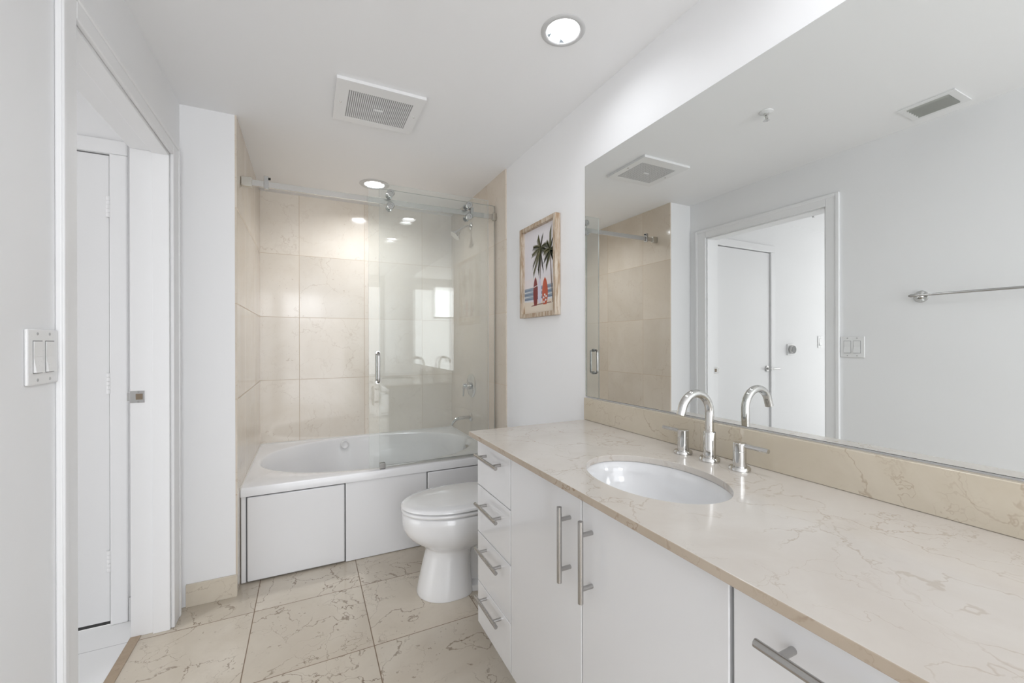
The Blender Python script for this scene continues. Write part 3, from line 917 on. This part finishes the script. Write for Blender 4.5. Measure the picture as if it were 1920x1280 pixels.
obj('blank_badge', b2, PLASTIC, ef, bevel=.0008)
for x, y in ((-.985, 1.995), (-.664, 1.985)):
    b2 = BM(); lathe(b2, (x, y, zb), (0,0,-1), [(.005,0),(.0045,.0012),(0,.0015)], 14)
    obj('screw', b2, CHROME2, ef, smooth=True)

av = thing('air_vent', 'white slatted air vent on the ceiling seen in the mirror', 'air vent', (-1.467, .865, H))
ax0, ax1, ay0, ay1 = -1.557, -1.380, .765, .962
bx0, bx1, by0, by1 = -1.530, -1.405, .792, .935
b2 = BM()
for (a, b_, c, d) in ((ax0, bx0, ay0, ay1), (bx1, ax1, ay0, ay1), (bx0, bx1, ay0, by0), (bx0, bx1, by1, ay1)):
    box(b2, a, b_, c, d, H-.006, H-.0005)
obj('vent_frame', b2, PLASTIC, av)
b2 = BM()
for k in range(6):
    x = bx0+.008 + (bx1-bx0-.012)*k/5
    vs = [b2.verts.new(p) for p in ((x+.0032, by0, H-.0008), (x+.0020, by0, H-.0006), (x-.0032, by0, H-.011), (x-.0020, by0, H-.012))]
    vs2 = [b2.verts.new((v.co.x, by1, v.co.z)) for v in vs]
    b2.faces.new(vs); b2.faces.new(vs2[::-1])
    for i in range(4): b2.faces.new((vs[i], vs[(i+1)%4], vs2[(i+1)%4], vs2[i]))
obj('slats', b2, plain('vent_slat', (.48,.49,.46), .4), av)
b2 = BM(); box(b2, bx0, bx1, by0, by1, H-.0007, H-.0003)
obj('duct_shade', b2, plain('duct_dark', (.05,.05,.045), .8), av)  # dark sheet paints the shade behind the slats

sk2 = thing('fire_sprinkler', 'chrome pendent fire sprinkler on the bathroom ceiling', 'sprinkler', (-.836, 1.235, H))
b2 = BM(); lathe(b2, (-.836, 1.235, H-.0003), (0,0,-1), [(0,0),(.030,0),(.029,.003),(.016,.008),(.013,.008),(0,.008)], 28)
obj('escutcheon', b2, PLASTIC, sk2, smooth=True)
b2 = BM(); lathe(b2, (-.836, 1.235, H-.008), (0,0,-1), [(0,0),(.009,0),(.009,.010),(.005,.012),(.004,.030),(0,.030)], 18)
for s in (-1, 1): tube(b2, [(-.836+s*.008,1.235,H-.014),(-.836+s*.012,1.235,H-.026),(-.836+s*.003,1.235,H-.041)], .0022, 8)
obj('sprinkler_body', b2, CHROME, sk2, smooth=True)
b2 = BM(); lathe(b2, (-.836, 1.235, H-.040), (0,0,-1), [(0,0),(.013,.0),(.014,.0015),(0,.002)], 20)
obj('deflector', b2, CHROME, sk2, smooth=True)

hs = thing('fire_sprinkler', 'small round sprinkler on the hall ceiling beyond the doorway', 'sprinkler', (-2.75, 2.05, H))
b2 = BM(); lathe(b2, (-2.75, 2.05, H-.0003), (0,0,-1), [(0,0),(.028,0),(.027,.003),(.012,.010),(.008,.025),(.012,.027),(0,.028)], 20)
obj('escutcheon', b2, CHROME2, hs, smooth=True)

# ------------------------------------------------------------ wall things
def switch(label, yc, zc, x, gangs, face):
    """rocker plate on a wall facing +x (face='x') or -y (face='y')"""
    t_ = thing('light_switch', label, 'light switch', (x, yc, zc) if face == 'x' else (yc, x, zc))
    w = .116 if gangs == 2 else .072
    h = .118
    def B(b2, u0, u1, v0, v1, d0, d1):
        if face == 'x': box(b2, x+d0, x+d1, yc+u0, yc+u1, zc+v0, zc+v1)
        else: box(b2, yc+u0, yc+u1, x-d1, x-d0, zc+v0, zc+v1)
    b2 = BM(); B(b2, -w/2, w/2, -h/2, h/2, .0003, .0065)
    obj('plate', b2, PLASTIC, t_, bevel=.003, seg=3)
    us = (-.023, .023) if gangs == 2 else (0,)
    for u_ in us:
        b2 = BM(); B(b2, u_-.0175, u_+.0175, -.0345, .0345, .0060, .0068)
        gap_shade = obj('gap_shade', b2, GROOVE, t_)  # dark sheet, painted shade of the gap around the rocker
        b2 = BM()
        d = [(-.033, .0118), (0, .0075), (.033, .0085)]
        vs = []
        for uu in (u_-.0160, u_+.0160):
            row = []
            for vz, dd in d:
                row.append((uu, vz, dd))
            vs.append(row)
        def P(p, dd=None):
            q = p[2] if dd is None else dd
            return (x+q, yc+p[0], zc+p[1]) if face == 'x' else (yc+p[0], x-q, zc+p[1])
        F_ = [[b2.verts.new(P(p)) for p in row] for row in vs]
        Bk = [[b2.verts.new(P(p, .0062)) for p in row] for row in vs]
        for i in range(2):
            b2.faces.new((F_[0][i], F_[1][i], F_[1][i+1], F_[0][i+1]))
            b2.faces.new((F_[0][i], F_[0][i+1], Bk[0][i+1], Bk[0][i])); b2.faces.new((F_[1][i], Bk[1][i], Bk[1][i+1], F_[1][i+1]))
            b2.faces.new((Bk[0][i], Bk[0][i+1], Bk[1][i+1], Bk[1][i]))
        b2.faces.new((F_[0][0], Bk[0][0], Bk[1][0], F_[1][0])); b2.faces.new((F_[0][2], F_[1][2], Bk[1][2], Bk[0][2]))
        obj('rocker', b2, PLASTIC, t_)
        for vz in (-.049, .049):
            b2 = BM()
            o_ = (x+.0064, yc+u_, zc+vz) if face == 'x' else (yc+u_, x-.0064, zc+vz)
            lathe(b2, o_, (1,0,0) if face == 'x' else (0,-1,0), [(.0035,0),(.003,.0008),(0,.0010)], 12)
            obj('screw', b2, plain('screw_grey', (.45,.45,.45), .35), t_, smooth=True)
    return t_
switch('white double rocker switch beside the doorway', 1.2565, 1.172, -W, 2, 'x')
switch('white switch plate on the bright hall wall', -3.44, 1.2, YP, 1, 'y')

th = thing('thermostat', 'round dark dial thermostat on a white plate on hall wall', 'thermostat', (-2.955, YP, 1.13))
b2 = BM(); box(b2, -3.01, -2.905, YP-.008, YP-.0003, 1.078, 1.182)
obj('mount_plate', b2, PLASTIC, th, bevel=.003)
b2 = BM(); lathe(b2, (-2.957, YP-.008, 1.130), (0,-1,0), [(0,0),(.038,0),(.041,.004),(.041,.024),(.038,.028),(.032,.029)], 40)
obj('dial_ring', b2, CHROME2, th, smooth=True)
b2 = BM(); lathe(b2, (-2.957, YP-.008, 1.130), (0,-1,0), [(.0385,.0275),(.034,.0292),(.028,.0292),(0,.0295)], 40)
obj('dial_face', b2, plain('dial_black', (.10,.10,.10), .25), th, smooth=True)

tw = thing('towel_bar', 'chrome towel bar on the left wall seen in the mirror', 'towel bar', (-W, .68, 1.428))
for y in (.965, .36):
    b2 = BM()
    lathe(b2, (-W+.0003, y, 1.425), (1,0,0), [(0,0),(.029,0),(.030,.004),(.026,.010),(.014,.012),(.0095,.02),(.0095,.052),(0,.053)], 32)
    obj('post', b2, CHROME, tw, smooth=True)
b2 = BM(); tube(b2, [(-W+.055, .345, 1.428), (-W+.055, .965, 1.428), (-W+.055, .985, 1.428), (-W+.055, .995, 1.428)], [.0058, .0058, .0085, .004], 16)
obj('bar', b2, CHROME2, tw, smooth=True)
